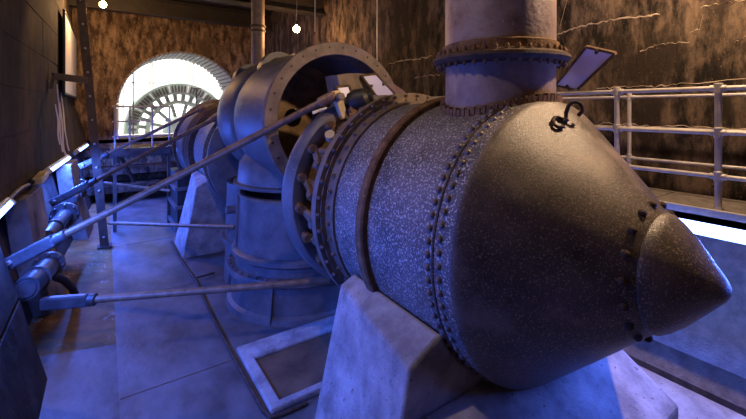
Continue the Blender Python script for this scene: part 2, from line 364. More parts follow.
for k in range(NR):
    for yv, off, rr in ((1.825, 0.0, 1.062), (1.935, 0.5, 1.056)):
        a = 2 * PI * (k + off) / NR; dr = Vector((math.cos(a), 0, math.sin(a)))
        link('rivet', riv, shell, frame_to(Vector((AX, yv, AZ)) + dr * rr, dr))
riv2 = rivet(0.026).mesh('rivet', 'rustdark', 50)
for k in range(17):
    a = 2 * PI * (k + 0.3) / 17; dr = Vector((math.cos(a), -1.0, math.sin(a)))
    link('rivet', riv2, cone, frame_to((AX + 0.405 * math.cos(a), 1.045, AZ + 0.405 * math.sin(a)), dr))
# mounting flange C with bolts, and an angle ring
flC = MB().lathe([(3.36, 1.05), (3.36, 1.172), (3.45, 1.172), (3.45, 0.94), (3.40, 0.94)], C0, n=NS).build('drum_flange', 'flange', T)
ang = MB().lathe([(3.20, 1.05), (3.20, 1.078), (3.335, 1.083), (3.335, 1.125), (3.358, 1.125), (3.358, 1.05)], C0, n=NS).build('angle_ring', 'flange', T)
hb = hexbolt(0.022, 0.022).mesh('bolt', 'bolt', 30)
NB = 46
for k in range(NB):
    a = 2 * PI * k / NB; dr = Vector((math.cos(a), 0, math.sin(a)))
    link('bolt', hb, flC, frame_to((AX + 1.148 * dr.x, 3.36, AZ + 1.148 * dr.z), (0, -1, 0)))
    a = 2 * PI * (k + .5) / NB; dr = Vector((math.cos(a), 0, math.sin(a)))
    link('bolt', hb, ang, frame_to((AX + 1.08 * dr.x, 3.27, AZ + 1.08 * dr.z), dr))
# guide-vane section between the flanges
MB().lathe([(3.44, 0.93), (3.7, 0.90), (4.1, 0.93)], C0, n=72).build('guide_drum', 'rust', T)
rimD = MB().lathe([(4.12, 0.90), (4.08, 0.96), (4.05, 1.03), (4.05, 1.11), (4.09, 1.155), (4.15, 1.175), (4.22, 1.17), (4.26, 1.14), (4.28, 1.05), (4.28, 0.90)], C0, n=NS).build('regulating_ring', 'casing', T)
lev_peg = MB().lathe([(0, 0.045), (0.0, 0.05), (0.15, 0.05), (0.16, 0.04), (0.16, 0)], (0, 0, 0), (0, 0, 1), 14).mesh('pin', 'rust')
for k in range(20):
    a = 2 * PI * k / 20 + 0.08; dr = Vector((math.cos(a), 0, math.sin(a))); tg = Vector((-math.sin(a), 0, math.cos(a)))
    p = Vector((AX, 4.07, AZ)) + dr * 1.035
    q = Vector((AX, 3.80, AZ)) + dr * 0.99 + tg * 0.14
    lv = MB().bar(p + Vector((0, -.10, 0)), q, 0.07, 0.05, dr).cyl(q - dr * 0.06, q + dr * 0.05, 0.05, 12).build('vane_lever', 'flange' if k % 3 else 'rust', T); bevel(lv, .008, 1)
    link('pin', lev_peg, lv, frame_to(p, (dr * 0.25 + Vector((0, -1, 0)))))
    if k % 2 == 0: MB().rod(Vector((AX, 3.44, AZ)) + dr * 1.08, Vector((AX, 3.78, AZ)) + dr * 1.06, 0.035, 10, .006).build('tie_bolt', 'rust', T)
# runner dome behind the regulating ring
MB().lathe([(4.25, 0.90), (4.5, 0.93), (4.8, 0.88), (5.05, 0.74), (5.25, 0.52), (5.35, 0.28), (5.37, 0.0)], C0, n=72).build('runner_dome', 'lining_rust', T)
MB().lathe([(5.35, .16), (6.0, .16), (6.0, 0)], C0, n=24).build('shaft', 'rod', T)
# curved brown hood over the regulating ring
hood = MB()
a0, a1 = math.radians(46), math.radians(103)
hood.lathe([(4.40, 1.17), (4.40, 1.50), (4.44, 1.53), (4.84, 1.53), (4.88, 1.50), (4.88, 1.17)], C0, (0, -1, 0), 40, -a1, -a0) if False else None
pa = []; pb = []
for k in range(25):
    a = a0 + (a1 - a0) * k / 24
    pa.append((AX + 1.47 * math.cos(a), 4.46, AZ + 1.47 * math.sin(a))); pb.append((AX + 1.47 * math.cos(a), 4.80, AZ + 1.47 * math.sin(a)))
pa += [(AX + 0.8 * math.cos(a1), 4.46, AZ + 0.8 * math.sin(a1)), (AX + 0.8 * math.cos(a0), 4.46, AZ + 0.8 * math.sin(a0))][::1]
pb += [(AX + 0.8 * math.cos(a1), 4.80, AZ + 0.8 * math.sin(a1)), (AX + 0.8 * math.cos(a0), 4.80, AZ + 0.8 * math.sin(a0))][::1]
MB().prism(pa, pb).build('hood', 'flange', T, 25)
# link bracket and lug at the top of the ring
o = MB().prism([(2.14, 3.98, .20), (2.25, 3.98, .22), (2.36, 3.98, -.10), (2.28, 3.98, -.13)], [(2.14, 4.06, .20), (2.25, 4.06, .22), (2.36, 4.06, -.10), (2.28, 4.06, -.13)]).build('crank_arm', 'bright', T, 0); bevel(o, .012, 2)
MB().lathe([(0, 0), (0, .08), (.03, .12), (.12, .14), (.22, .12), (.26, .07), (.30, .06), (.30, 0)], (2.40, 4.05, .06), (.5, -.5, .25), 24).build('grease_drum', 'black', T)
MB().rod((2.22, 3.9, .14), (2.22, 4.15, .14), .045, 14).build('crank_pin', 'bolt', T)
MB().lathe([(0, 0), (0, .05), (.08, .052), (.08, 0)], (1.98, 3.72, -.31), (-.4, -.55, .5), 18).build('bright_pin', 'bright', T)
for i, (p, col) in enumerate((((2.06, 4.45, -.02), 'black'), ((2.08, 4.44, .02), 'white'), ((2.20, 4.42, -.02), 'white'), ((2.2, 4.40, -.09), 'black'))):
    MB().box(p, (.20, .02, .035), Matrix.Rotation(math.radians(-24 + i * 4), 3, 'Y')).build('marker_strip', col, T, 0)
# vertical inlet pipe
PX, PY = AX, 2.2
ip = MB().lathe([(-.22, .45), (.33, .45), (.33, .44)], (PX, PY, 0.03), (0, 0, 1), 64).build('inlet_stub', 'pipe', T)
fl = MB().lathe([(.335, .44), (.335, .50), (.345, .54), (.375, .56), (.40, .555), (.415, .53), (.43, .50), (.43, .44)], (PX, PY, 0.03), (0, 0, 1), 72).build('pipe_flange', 'rustdark', T)
MB().lathe([(.42, .452), (3.61, .452)], (PX, PY, 0.03), (0, 0, 1), 64).build('inlet_pipe', 'pipe', T)
MB().lathe([(.42, .45), (.42, .475), (.50, .475), (.51, .455)], (PX, PY, 0.03), (0, 0, 1), 64).build('pipe_collar', 'rust', T)
hb2 = hexbolt(.017, .02).mesh('bolt', 'rust', 30)
for k in range(40):
    a = 2 * PI * k / 40
    link('bolt', hb2, fl, frame_to((PX + .515 * math.cos(a), PY + .515 * math.sin(a), .458), (0, 0, 1)))
    link('bolt', hb2, fl, frame_to((PX + .515 * math.cos(a), PY + .515 * math.sin(a), .368), (0, 0, -1)))
# saw-toothed saddle weld where the stub sits on the drum
mb = MB()
for k in range(72):
    a = 2 * PI * k / 72; r = .475
    x, y = PX + r * math.cos(a), PY + r * math.sin(a)
    z = AZ + math.sqrt(max(0.0, 1.06 ** 2 - (x - AX) ** 2))
    if y < 1.7256: z -= (1.7256 - y) * 0.9
    mb.box((x, y, z + .012 + (.012 if k % 2 else 0)), (.034, .04, .06), Matrix.Rotation(a + PI / 2, 3, 'Z'))
o = mb.build('weld_teeth', 'rust', T, 0); o['kind'] = 'stuff'
# lifting hook and shackle on top of the cone
p0 = Vector((AX - 0.03, 1.34, -0.27))
hook = [p0 + Vector(v) for v in ((-.10, 0, .06), (-.135, 0, .02), (-.13, 0, -.03), (-.09, 0, -.06), (-.05, 0, -.055))]
def arc(c, r, a0, a1, n, ex, ez): return [Vector(c) + Vector(ex) * (r * math.cos(a0 + (a1 - a0) * i / n)) + Vector(ez) * (r * math.sin(a0 + (a1 - a0) * i / n)) for i in range(n + 1)]
ex = (math.cos(YAW), -math.sin(YAW), 0)
# ------------------------------------------------------------------ concrete saddle and plinth under it
def saddle(name, y0, y1, label, bx=1.60):
    def ring(y, near):
        so, si = ((1.585, -1.645), 209) if near else ((1.70, -1.535), 206)
        pts = [(1.32, FZ - .02), so]
        for k in range(15):
            a = math.radians(si + (540 - 2 * si) * k / 14)
            pts.append((AX + 1.068 * math.cos(a), AZ + 1.068 * math.sin(a)))
        pts += [(2 * AX - so[0], so[1]), (2 * AX - 1.60, FZ - .02)]
        return [(x, y, z) for x, z in pts]
    A, B = ring(y0, True), ring(y1, False)
    A = [(x, y + (0.0 if z > -2 else 0.0), z) for x, y, z in A]
    o = MB().prism(A, B).build(name, 'concrete', None, 25)
    bv = bevel(o, .03, 3)
    return tag(o, label, 'saddle', 'concrete saddles')
saddle('concrete_saddle', 1.93, 3.02, 'near pale concrete saddle cradling the big riveted drum')
saddle('concrete_saddle', 8.95, 10.2, 'far concrete saddle left of the upright draft pipe, under the distant turbine')
pl = [(1.50, 1.93, FZ), (1.50, 1.93, -1.98), (1.50, 1.62, -2.06), (1.50, 1.20, -2.31), (1.50, 1.20, FZ)]
o = MB().prism(pl, [(3.70, y, z) for x, y, z in pl]).build('concrete_plinth', 'concrete', None, 0); bevel(o, .025, 2)
tag(o, 'low sloping concrete plinth under the nose cone', 'plinth')

# ------------------------------------------------------------------ raised elbow casing and the draft pipe below it
E = thing('elbow_casing', 'raised two-lobed draft casing with round open flange facing the viewer', 'casing', (AX, 6.4, -1.3))
EZ = -0.16; CE = (AX, 0, EZ)
lobe = MB().lathe([(5.05, .93), (5.05, 1.01), (5.3, 1.03), (5.7, 1.065), (6.1, 1.09), (6.4, 1.09), (6.62, 1.06), (6.78, .99), (6.82, .93), (6.6, .90), (5.06, .93)], CE, n=NS).build('near_lobe', 'casing', E)
MB().lathe([(6.82, .93), (6.86, .99), (7.0, 1.05), (7.25, 1.09), (7.55, 1.09), (7.85, 1.05), (7.98, .97), (7.98, .90), (6.9, .90)], CE, n=NS).build('far_lobe', 'casing', E)
MB().lathe([(5.06, .925), (5.6, .93), (6.3, .92), (6.62, .80), (6.70, .5), (6.70, .165)], CE, n=72).build('inner_lining', 'lining_rust', E)
ff = MB().lathe([(4.96, .945), (4.96, 1.112), (4.975, 1.12), (5.055, 1.12), (5.055, .93), (4.99, .93), (4.96, .945)], CE, n=NS).build('face_flange', 'flange', E)
bh = MB().lathe([(-.004, .017), (.004, .017), (.004, 0)], (0, 0, 0), (0, 0, 1), 10).mesh('bolt_hole', 'black', 0)
for k in range(30):
    a = 2 * PI * (k + .3) / 30
    link('bolt_hole', bh, ff, frame_to((AX + 1.045 * math.cos(a), 4.96, EZ + 1.045 * math.sin(a)), (0, -1, 0)))
# half-round stiffening rims on the crests
for (xc, yc, zc, rr) in ((2.50, 6.55, .66, .33), (2.40, 7.80, .56, .33)):
    pa = []; pb = []
    for k in range(21):
        a = PI * 0.02 + PI * .96 * k / 20
        pa.append((xc + rr * math.cos(a), rr * math.sin(a) + zc))
    inn = [(xc + (rr - .10) * math.cos(PI * .02 + PI * .96 * k / 20), (rr - .10) * math.sin(PI * .02 + PI * .96 * k / 20) + zc) for k in range(21)][::-1]
    poly = pa + inn
    MB().prism([(x, yc, z) for x, z in poly], [(x, yc + .22, z) for x, z in poly]).build('crest_rim', 'servo', E, 40)
# outlet neck
nk = MB().lathe([(0, .98), (0, 1.09), (.05, 1.095), (.06, 1.03), (.35, 1.0), (.5, .9)], (AX, 6.4, -1.235), (0, 0, 1), 96).build('outlet_neck', 'casing', E)
# vertical draft pipe
D = thing('draft_pipe', 'thick upright draft pipe with bolted flanges standing on the pit floor', 'pipe', (AX, 6.35, FZ))
DP = (AX, 6.35, 0)
MB().lathe([(-1.36, .93), (-1.36, 1.0), (-2.26, 1.04)], DP, (0, 0, 1), 96).build('pipe_wall', 'casing', D)
MB().lathe([(-1.42, 1.0), (-1.42, 1.02), (-1.37, 1.02), (-1.36, 1.0)], DP, (0, 0, 1), 96).build('top_rim', 'flange', D)
f1 = MB().lathe([(-2.22, 1.03), (-2.23, 1.10), (-2.25, 1.13), (-2.31, 1.13), (-2.33, 1.09), (-2.36, 1.06), (-2.48, 1.07)], DP, (0, 0, 1), 96).build('flange', 'casing', D)
f2 = MB().lathe([(-2.48, 1.05), (-2.48, 1.20), (-2.50, 1.21), (-2.56, 1.21), (-2.57, 1.17), (-2.60, 1.13), (-2.62, 1.12)], DP, (0, 0, 1), 96).build('flange', 'casing', D)
MB().lathe([(-2.60, 1.12), (-3.0, 1.14), (-3.03, 1.2), (-3.1, 1.22)], DP, (0, 0, 1), 96).build('base_drum', 'casing', D)
hb3 = hexbolt(.022, .022).mesh('bolt', 'bolt', 30)
for k in range(44):
    a = 2 * PI * k / 44
    link('bolt', hb3, f2, frame_to((AX + 1.16 * math.cos(a), 6.35 + 1.16 * math.sin(a), -2.48), (0, 0, 1)))
for k in range(5):
    a = 2 * PI * (k + .13) / 5; dr = Vector((math.cos(a), math.sin(a), 0))
    MB().bar(Vector(DP) + dr * 1.10 + Vector((0, 0, -2.58)), Vector(DP) + dr * 1.19 + Vector((0, 0, -3.08)), .03, .12, dr).build('gusset', 'casing', D, 0)
a = math.radians(168)
MB().bar(Vector(DP) + Vector((math.cos(a) * 1.02, math.sin(a) * 1.02, -1.40)), Vector(DP) + Vector((math.cos(a) * 1.05, math.sin(a) * 1.05, -2.24)), .05, .05, (math.cos(a), math.sin(a), 0)).build('seam_rib', 'casing', D, 0)
# second pipe half hidden behind
MB().lathe([(-1.33, .9), (-1.33, .97), (-2.3, 1.0), (-2.3, 1.06), (-2.38, 1.06), (-2.38, 1.0), (-3.1, 1.02)], (AX, 7.3, 0), (0, 0, 1), 80).build('rear_pipe', 'casing', D)
MB().rod((1.72, 7.05, -1.75), (1.93, 7.05, -1.75), .07, 14).build('boss', 'casing', D)

# ------------------------------------------------------------------ far turbine
F = thing('turbine', 'distant turbine with ribbed flanges beyond the raised casing', 'turbine', (AX, 9.5, FZ))
MB().lathe([(7.99, .3), (7.99, .86), (8.05, 1.12), (8.08, 1.17), (8.18, 1.17), (8.2, 1.1), (8.24, 1.08)], C0, n=96).build('regulating_ring', 'casing', F)
MB().lathe([(8.2, 1.0), (8.56, .98)], C0, n=64).build('guide_drum', 'rust', F)
MB().lathe([(8.55, .98), (8.55, 1.17), (8.66, 1.17), (8.68, 1.06), (8.75, 1.056), (10.2, 1.056)], C0, n=96).build('drum_shell', 'steel', F)
for yv in (10.22, 10.55, 10.9):
    MB().lathe([(yv, 1.0), (yv, 1.18), (yv + .1, 1.2), (yv + .12, 1.0)], C0, n=96).build('flange', 'rustdark', F)
MB().lathe([(10.2, 1.05), (11.0, 1.07), (11.3, 1.16), (11.8, 1.22), (12.0, 1.2), (12.05, 1.1), (12.2, .95), (13.0, .4), (13.1, 0)], C0, n=96).build('end_casing', 'casing', F)
MB().lathe([(12.02, 1.0), (12.02, 1.28), (12.12, 1.28), (12.12, 1.0)], C0, n=96).build('end_flange', 'flange', F)
MB().box((2.2, 11.3, -2.35), (1.5, 1.4, 1.5)).build('support_block', 'dark', F, 0)
for z in (-1.95, -2.4, -2.9): MB().box((2.2, 11.3, z), (1.62, 1.52, .08)).build('support_flange', 'casing', F, 0)
SPp = thing('standpipe', 'slim vertical pipe with ring couplings behind the raised casing', 'pipe', (3.02, 9.35, 0.08))
MB().lathe([(.10, .155), (3.64, .155)], (3.02, 9.35, 0), (0, 0, 1), 28).build('pipe_wall', 'flange', SPp)
for z in (1.86, 1.97): MB().lathe([(z - .025, .15), (z - .02, .185), (z + .02, .185), (z + .025, .15)], (3.02, 9.35, 0), (0, 0, 1), 28).build('coupling_ring', 'rustdark', SPp)
MB().lathe([(.075, .15), (.075, .24), (.16, .24), (.17, .15)], (3.02, 9.35, 0), (0, 0, 1), 28).build('foot_collar', 'rustdark', SPp)

# ------------------------------------------------------------------ push rods and tie rods
def push_rod(label, p0, p1, r, clevis_len, group='slanting governor rods'):
    t = thing('push_rod', label, 'rod', p0, group)
    p0 = Vector(p0); p1 = Vector(p1); d = (p1 - p0).normalized()
    MB().rod(p0 + d * clevis_len * .8, p1, r, 18, .006).build('shaft', 'rod', t)
    o = MB().bar(p0, p0 + d * clevis_len, r * 3.0, r * 3.4).build('clevis', 'servo', t, 0); bevel(o, r * .5, 2)
    MB().rod(p0 + d * clevis_len * .95, p0 + d * (clevis_len + .14), r * 1.45, 14).build('lock_nut', 'servo', t)
    s = d.cross(Vector((0, 0, 1))).normalized()
    MB().rod(p0 + d * .1 - s * r * 2.2, p0 + d * .1 + s * r * 2.2, r * .8, 12).build('pin', 'bolt', t)
    MB().rod(p1 - d * .22, p1 - d * .02, r * 1.5, 14).build('end_socket', 'rod', t)
    return t
push_rod('longest slanting steel rod from the left wall to the near turbine ring', (-.92, 6.0, -1.76), (2.19, 3.98, .165), .042, .62)
push_rod('middle slanting rod running from the blue-lit wall cylinder toward the casing', (-.84, 9.55, -1.78), (1.95, 8.28, -.12), .040, .75)
push_rod('farthest slanting rod, nearest to the bright arch', (-.48, 11.2, -1.32), (2.05, 10.4, .05), .04, .5)
def tie_rod(label, p0, p1, r, cl):
    t = thing('tie_rod', label, 'rod', p0, 'level tie rods across the pit')
    p0 = Vector(p0); p1 = Vector(p1); d = (p1 - p0).normalized()
    MB().rod(p0, p1, r, 16, .006).build('shaft', 'rod', t)
    if cl:
        o = MB().bar(p0 - d * .25, p0 + d * cl, r * 2.2, r * 3.4).build('clevis', 'servo', t, 0); bevel(o, r * .5, 2)
        MB().rod(p0 + d * cl, p0 + d * (cl + .09), r * 1.7, 14).build('lock_nut', 'servo', t)
    return t
tie_rod('nearest level tie rod crossing in front of the draft pipe base', (-.40, 5.95, -2.30), (2.45, 4.62, -2.26), .043, .25)
tie_rod('second level tie rod passing before the far concrete saddle', (.06, 10.48, -2.52), (1.86, 7.0, -2.05), .036, 0)
tie_rod('farthest level tie rod in the shade below the footbridge', (-.02, 12.6, -1.95), (1.38, 11.3, -2.1), .035, 0)

# ------------------------------------------------------------------ wall cylinders (servomotors)
def servo(label, p0, p1, r, fr, group='wall cylinders for the slanting rods'):
    t = thing('servo_cylinder', label, 'cylinder', (p0[0], p0[1], p0[2]), group)
    p0 = Vector(p0); p1 = Vector(p1); d = (p1 - p0); L_ = d.length; d.normalize()
    MB().lathe([(0, 0), (0, r * .7), (.02, r * .72), (.02, r * .95), (.05, r), (L_ - .05, r), (L_, r * .9), (L_, 0)], p0, d, 28).build('barrel', 'servo', t)
    f = MB().lathe([(L_ - .06, r * .9), (L_ - .06, fr), (L_ + .02, fr), (L_ + .02, fr * .8), (L_ + .12, fr * .8), (L_ + .12, 0)], p0, d, 28).build('flange', 'servo', t)
    g = MB().lathe([(L_ * .35, r * .9), (L_ * .35, r * 1.2), (L_ * .35 + .06, r * 1.2), (L_ * .35 + .06, r * .9)], p0, d, 28).build('clamp_ring', 'servo', t)
    e1 = d.cross(Vector((0, 0, 1))).normalized(); e2 = d.cross(e1)
    me = hexbolt(.02, .03).mesh('bolt', 'bolt', 30)
    for k in range(8):
        a = 2 * PI * k / 8; q = p0 + d * (L_ - .06) + (e1 * math.cos(a) + e2 * math.sin(a)) * (fr * .88)
        link('bolt', me, f, frame_to(q, -d))
    for s_ in (.15, .8):
        q = p0 + d * (L_ * s_); x = wall_x(q.y, q.z - .12) + .04
        b = MB().bar((x, q.y, q.z - r * 1.4), (q.x, q.y, q.z - r * .8), .10, .06).build('bracket', 'servo', t, 0)
    return t
servo('nearest wall cylinder at the lower left with its round end facing the viewer', (-.76, 6.0, -2.08), (-.66, 7.2, -2.22), .135, .19)
servo('bright blue-lit wall cylinder beneath the long light tube', (-.80, 8.2, -2.08), (-.66, 9.9, -2.10), .13, .24)
servo('farthest wall cylinder near the leaning post', (-.64, 10.9, -2.0), (-.52, 12.3, -2.0), .12, .23)
for i, (ya, yb) in enumerate(((3.0, 4.6), (5.95, 6.65), (8.6, 9.2))): pass
# drain pipe run below
o = MB().tube([(-.62, 7.0, -2.3), (-.5, 7.3, -2.5), (-.42, 7.6, -2.75), (-.38, 7.8, -2.98)], .05, 12).build('drain_hose', 'dark'); tag(o, 'dark hose sagging from the lower left wall cylinders', 'hose')

# ------------------------------------------------------------------ blue LED lamps on the left wall
def led_lamp(label, p0, p1, group, facing=(0.66, 0, -0.75), power=LED_W, tr=.046):
    t = thing('led_batten', label, 'lamp', p0, group)
    p0 = Vector(p0); p1 = Vector(p1); d = (p1 - p0); L_ = d.length; d.normalize()
    fv = Vector(facing); fv = (fv - d * fv.dot(d)).normalized()
    o = MB().bar(p0 - fv * .045, p1 - fv * .045, .10, .05, fv).build('housing', 'white', t, 0); bevel(o, .008, 1)
    MB().rod(p0 + d * .05, p1 - d * .05, tr, 16, .01).build('tube', 'tube', t)
    for q in (p0, p1):
        e = MB().bar(q - d * .03, q + d * .05, .10, .10, fv).build('end_cap', 'white', t, 0); bevel(e, .012, 1)
    l = bpy.data.lights.new('led_light', 'AREA'); l.shape = 'RECTANGLE'; l.size = 0.05; l.size_y = L_ * .92; l.energy = power * L_; l.color = BLUE
    lo = bpy.data.objects.new('led_light', l); COL.objects.link(lo)
    z = -fv; y = d; x = y.cross(z)
    lo.matrix_world = Matrix.Translation((p0 + p1) / 2 + fv * (tr + .02)) @ Matrix((x, y, z)).transposed().to_4x4()
    return t
def lamp_at(ya, yb, z, off=.10):
    return (wall_x(ya, z) + off, ya, z), (wall_x(yb, z) + off, yb, z)
Z_L = -1.13
led_lamp('blue-white light tube cut off at the left edge of the picture', *lamp_at(4.3, 6.35, Z_L), 'blue light tubes on the left wall', power=LED_W * .4)
led_lamp('added unseen light tube on the left wall next toward the viewer, out of the picture', *lamp_at(2.5, 4.1, Z_L), 'blue light tubes on the left wall', facing=(.85, 0, -.5), power=LED_W * .40)  # unseen tube, added to throw more blue light on the drum
led_lamp('longest visible blue-white light tube on the left wall above the cylinders', *lamp_at(9.15, 11.5, Z_L), 'blue light tubes on the left wall')
led_lamp('farthest small light tube on the left wall beside the leaning post', *lamp_at(13.0, 15.2, Z_L), 'blue light tubes on the left wall')
jb = thing('junction_box', 'beige junction box between the light tubes on the left wall', 'junction box', (wall_x(8.3, Z_L) + .06, 8.3, Z_L))
o = MB().box((wall_x(8.5, Z_L) + .11, 8.45, Z_L), (.12, .9, .11)).build('box', 'bright', jb, 0); bevel(o, .015, 2)
MB().box((wall_x(8.5, Z_L) + .175, 8.45, Z_L), (.012, .8, .08)).build('lid', 'white', jb, 0)
MB().rod((wall_x(8.0, Z_L) + .09, 8.05, Z_L), (wall_x(8.0, Z_L) + .09, 7.95, Z_L), .035, 12).build('gland', 'black', jb)
o = MB().tube([(wall_x(y, Z_L) + .06, y, Z_L - .02 + .03 * math.sin(y * 2)) for y in (6.45, 6.8, 7.2, 7.6, 7.95)], .022, 8).build('cable_conduit', 'galv'); tag(o, 'thin conduit joining the light tubes on the left wall', 'conduit')
# lime streak running down to the lamp
ls = MB()
for (yo, w_, z1, z0) in ((11.35, .10, .55, -1.0), (11.7, .16, .15, -1.25), (12.15, .10, .40, -1.05), (11.05, .07, 0.1, -.8)):
    n = 10; rows = []
    for i in range(n + 1):
        z = z1 + (z0 - z1) * i / n; yy = yo + .09 * math.sin(i * .8 + yo) + .25 * (i / n)
        ww = w_ * (.35 + .65 * i / n)
        rows.append([(wall_x(yy, z) + .006, yy - ww, z), (wall_x(yy, z) + .03, yy, z), (wall_x(yy, z) + .006, yy + ww, z)])
    ls.grid(rows)
o = ls.build('lime_streak', 'lime'); tag(o, 'white lime crust trickling down the left wall to a light tube', 'lime crust', kind='stuff')

# ------------------------------------------------------------------ poster, leaning post
ps = thing('banner', 'tall white banner hung high on the left wall', 'banner', (-.8, 14.2, .36))
o = MB().box((-.80, 14.25, 1.33), (.02, 5.1, 1.93)).build('sheet', 'poster', ps, 0)
for (c, s_) in (((-.80, 11.70, 1.33), (.05, .05, 1.98)), ((-.80, 16.28, 1.33), (.05, .05, 1.98)), ((-.80, 13.95, .365), (.05, 4.6, .05)), ((-.80, 13.95, 2.30), (.05, 4.6, .05))):
    MB().box(c, s_).build('frame_bar', 'black', ps, 0)
cp = thing('leaning_post', 'rusty steel post leaning against the left wall with a bracket arm', 'post', (0.0, 10.6, FZ))
P0, P1 = Vector((-.01, 10.6, FZ + .02)), Vector((-.46, 10.6, 2.6))
o = MB().bar(P0, P1, .05, .17, (0, 1, 0)).bar(P0 + Vector((.0, .08, 0)), P1 + Vector((.0, .08, 0)), .16, .02, (0, 1, 0)).bar(P0 + Vector((0, -.08, 0)), P1 + Vector((0, -.08, 0)), .16, .02, (0, 1, 0)).build('post', 'post', cp, 0)
MB().bar((-.32, 10.5, .62), (-.88, 10.2, .66), .07, .14).build('bracket_arm', 'post', cp, 0)
MB().bar((-.86, 10.22, .66), (-.90, 10.2, .40), .06, .08, (0, 1, 0)).build('arm_hook', 'post', cp, 0)
MB().box((-.01, 10.6, FZ + .05), (.28, .28, .05)).build('base_plate', 'post', cp, 0)
mb_b = hexbolt(.025, .02).mesh('bolt', 'galv', 30)
for i in range(11):
    q = P0.lerp(P1, (i + .5) / 11); link('bolt', mb_b, cp, Matrix.Translation(-Vector((0, 0, 0))) @ frame_to(q + Vector((.0, -.092, 0)), (0, -1, 0)))

# ------------------------------------------------------------------ right gallery railings
def railing(label, x, ys_, zt, zm, zl, zb, r, rp, y0, y1, base=True):
    t = thing('railing', label, 'railing', (x, (y0 + y1) / 2, zb), 'gallery railings')
    for z in (zt, zm, zl): MB().rod((x, y0, z), (x, y1, z), r, 14).build('rail', 'galv', t)
    for y in ys_:
        p = MB().rod((x, y, zb), (x, y, zt + .012), rp, 14).build('post', 'galv', t)
        for z in (zt, zm, zl):
            MB().lathe([(-.045, rp), (-.04, rp * 1.3), (.04, rp * 1.3), (.045, rp)], (x, y, z), (0, 0, 1), 14).build('tee_fitting', 'galv', p)
            MB().lathe([(-.06, r), (-.055, r * 1.35), (.055, r * 1.35), (.06, r)], (x, y, z), (0, 1, 0), 12).build('cross_fitting', 'galv', p)
        if base: MB().lathe([(0, 0), (0, .075), (.015, .075), (.02, rp * 1.4), (.05, rp * 1.3), (.05, 0)], (x, y, zb), (0, 0, 1), 18).build('foot_flange', 'galv', p)
    return t
railing('nearer galvanised pipe railing along the pit edge of the gallery', 4.39, [1.146 + .815 * k for k in range(-4, 14)], .178, -.205, -.585, GZ, .021, .026, -2.7, 12.4)
railing('farther galvanised pipe railing close to the brown right wall', 4.97, [2.09 + 1.6 * k for k in range(-3, 8)], .135, -.215, -.56, GZ, .017, .020, -2.7, 14.0)
# right gallery LED tube
def right_led(label, ya, yb):
    return led_lamp(label, (4.30, ya, -1.045), (4.30, yb, -1.045), 'blue light tubes under the gallery edge', (-.95, 0, -.3), LED_W * .26, .056)
right_led('blue-white light tube under the gallery edge right of the nose cone', -.55, 1.75)
right_led('light tube under the gallery edge hidden behind the drum', 2.0, 4.3)
right_led('light tube under the gallery edge hidden behind the raised casing', 4.6, 6.9)

# ------------------------------------------------------------------ information panels
def info_panel(label, c, u, v, wd, ht, stand=None):
    """c centre, u along width, v along height"""
    t = thing('info_panel', label, 'panel', c, 'tilted purple-white panels')
    c = Vector(c); u = Vector(u).normalized(); v = Vector(v); v = (v - u * v.dot(u)).normalized(); n = u.cross(v)
    R = Matrix((u, v, n)).transposed()
    MB().box(c, (wd, ht, .015), R).build('sheet', 'panel', t, 0)
    for s_ in (-1, 1):
        MB().box(c + u * s_ * wd / 2, (.03, ht + .03, .035), R).build('frame_bar', 'rustdark', t, 0)
        MB().box(c + v * s_ * ht / 2, (wd + .03, .03, .035), R).build('frame_bar', 'rustdark', t, 0)
        MB().box(c + u * s_ * wd * .38 + v * s_ * ht * .1 + n * .012, (.05, .03, .02), R).build('clip', 'dark', t, 0)
    if stand:
        for s_ in stand: MB().rod(c - v * ht * .45 + u * s_ * wd * .4, (c - v * ht * .45 + u * s_ * wd * .4).xy.to_3d() + Vector((0, 0, .16)), .012, 8).build('stay', 'galv', t)
    return t
FPX = 394.37; SN, CS = math.sin(YAW), math.cos(YAW)
def ray(x, y):
    u = (x - 373) / FPX
    return Vector((SN + u * CS, CS - u * SN, (108.91 - y) / FPX))
def on_y(x, y, Y): r = ray(x, y); return r * (Y / r.y)
def on_x(x, y, X): r = ray(x, y); return r * (X / r.x)
def on_z(x, y, Z): r = ray(x, y); return r * (Z / r.z)
def quad_panel(label, q, clips=True, th=.018):
    """q: four corners, in order round the sheet"""
    q = [Vector(p) for p in q]; c = sum(q, Vector()) / 4
    n = (q[1] - q[0]).cross(q[3] - q[0]).normalized()
    if n.dot(c) > 0: n = -n
    t = thing('info_panel', label, 'panel', c, 'tilted purple-white panels')
    MB().prism([p - n * th for p in q], q).build('sheet', 'panel', t, 0)
    for i in range(4):
        a, b = q[i], q[(i + 1) % 4]
        MB().bar(a - n * th * .5, b - n * th * .5, .028, .036, n).build('frame_bar', 'rustdark', t, 0)
    if clips:
        for (i, k) in ((1, .45), (3, .5)):
            p = q[i].lerp(q[(i + 1) % 4], k); inw = (c - p).normalized()
            MB().bar(p + n * .01, p + inw * .05 + n * .01, .035, .02, n).build('clip', 'dark', t, 0)
    return t, q, n
t, q, n = quad_panel('large tilted purple-white panel fixed to the gallery railing right of the inlet pipe', [on_x(555.5, 85.3, 4.62), on_x(586.2, 47, 4.36), on_x(615, 53.6, 4.36), on_x(577, 90, 4.62)])
for p in (q[0], q[3]): MB().rod(p, Vector((4.40, p.y, .19)), .014, 8, .003).build('stay', 'galv', t)
quad_panel('purple-white panel leaning on the brown hood inside the round flange', [on_y(361.5, 75.8, 4.43), on_y(375.9, 73.9, 4.43), on_y(396.6, 95.8, 4.36), on_y(376.6, 96.5, 4.36)])
quad_panel('small purple-white panel beside the black drum on the turbine ring', [on_y(335, 87.2, 4.40), on_y(349, 85.8, 4.40), on_y(353, 98, 4.36), on_y(344, 98.4, 4.36)], False)

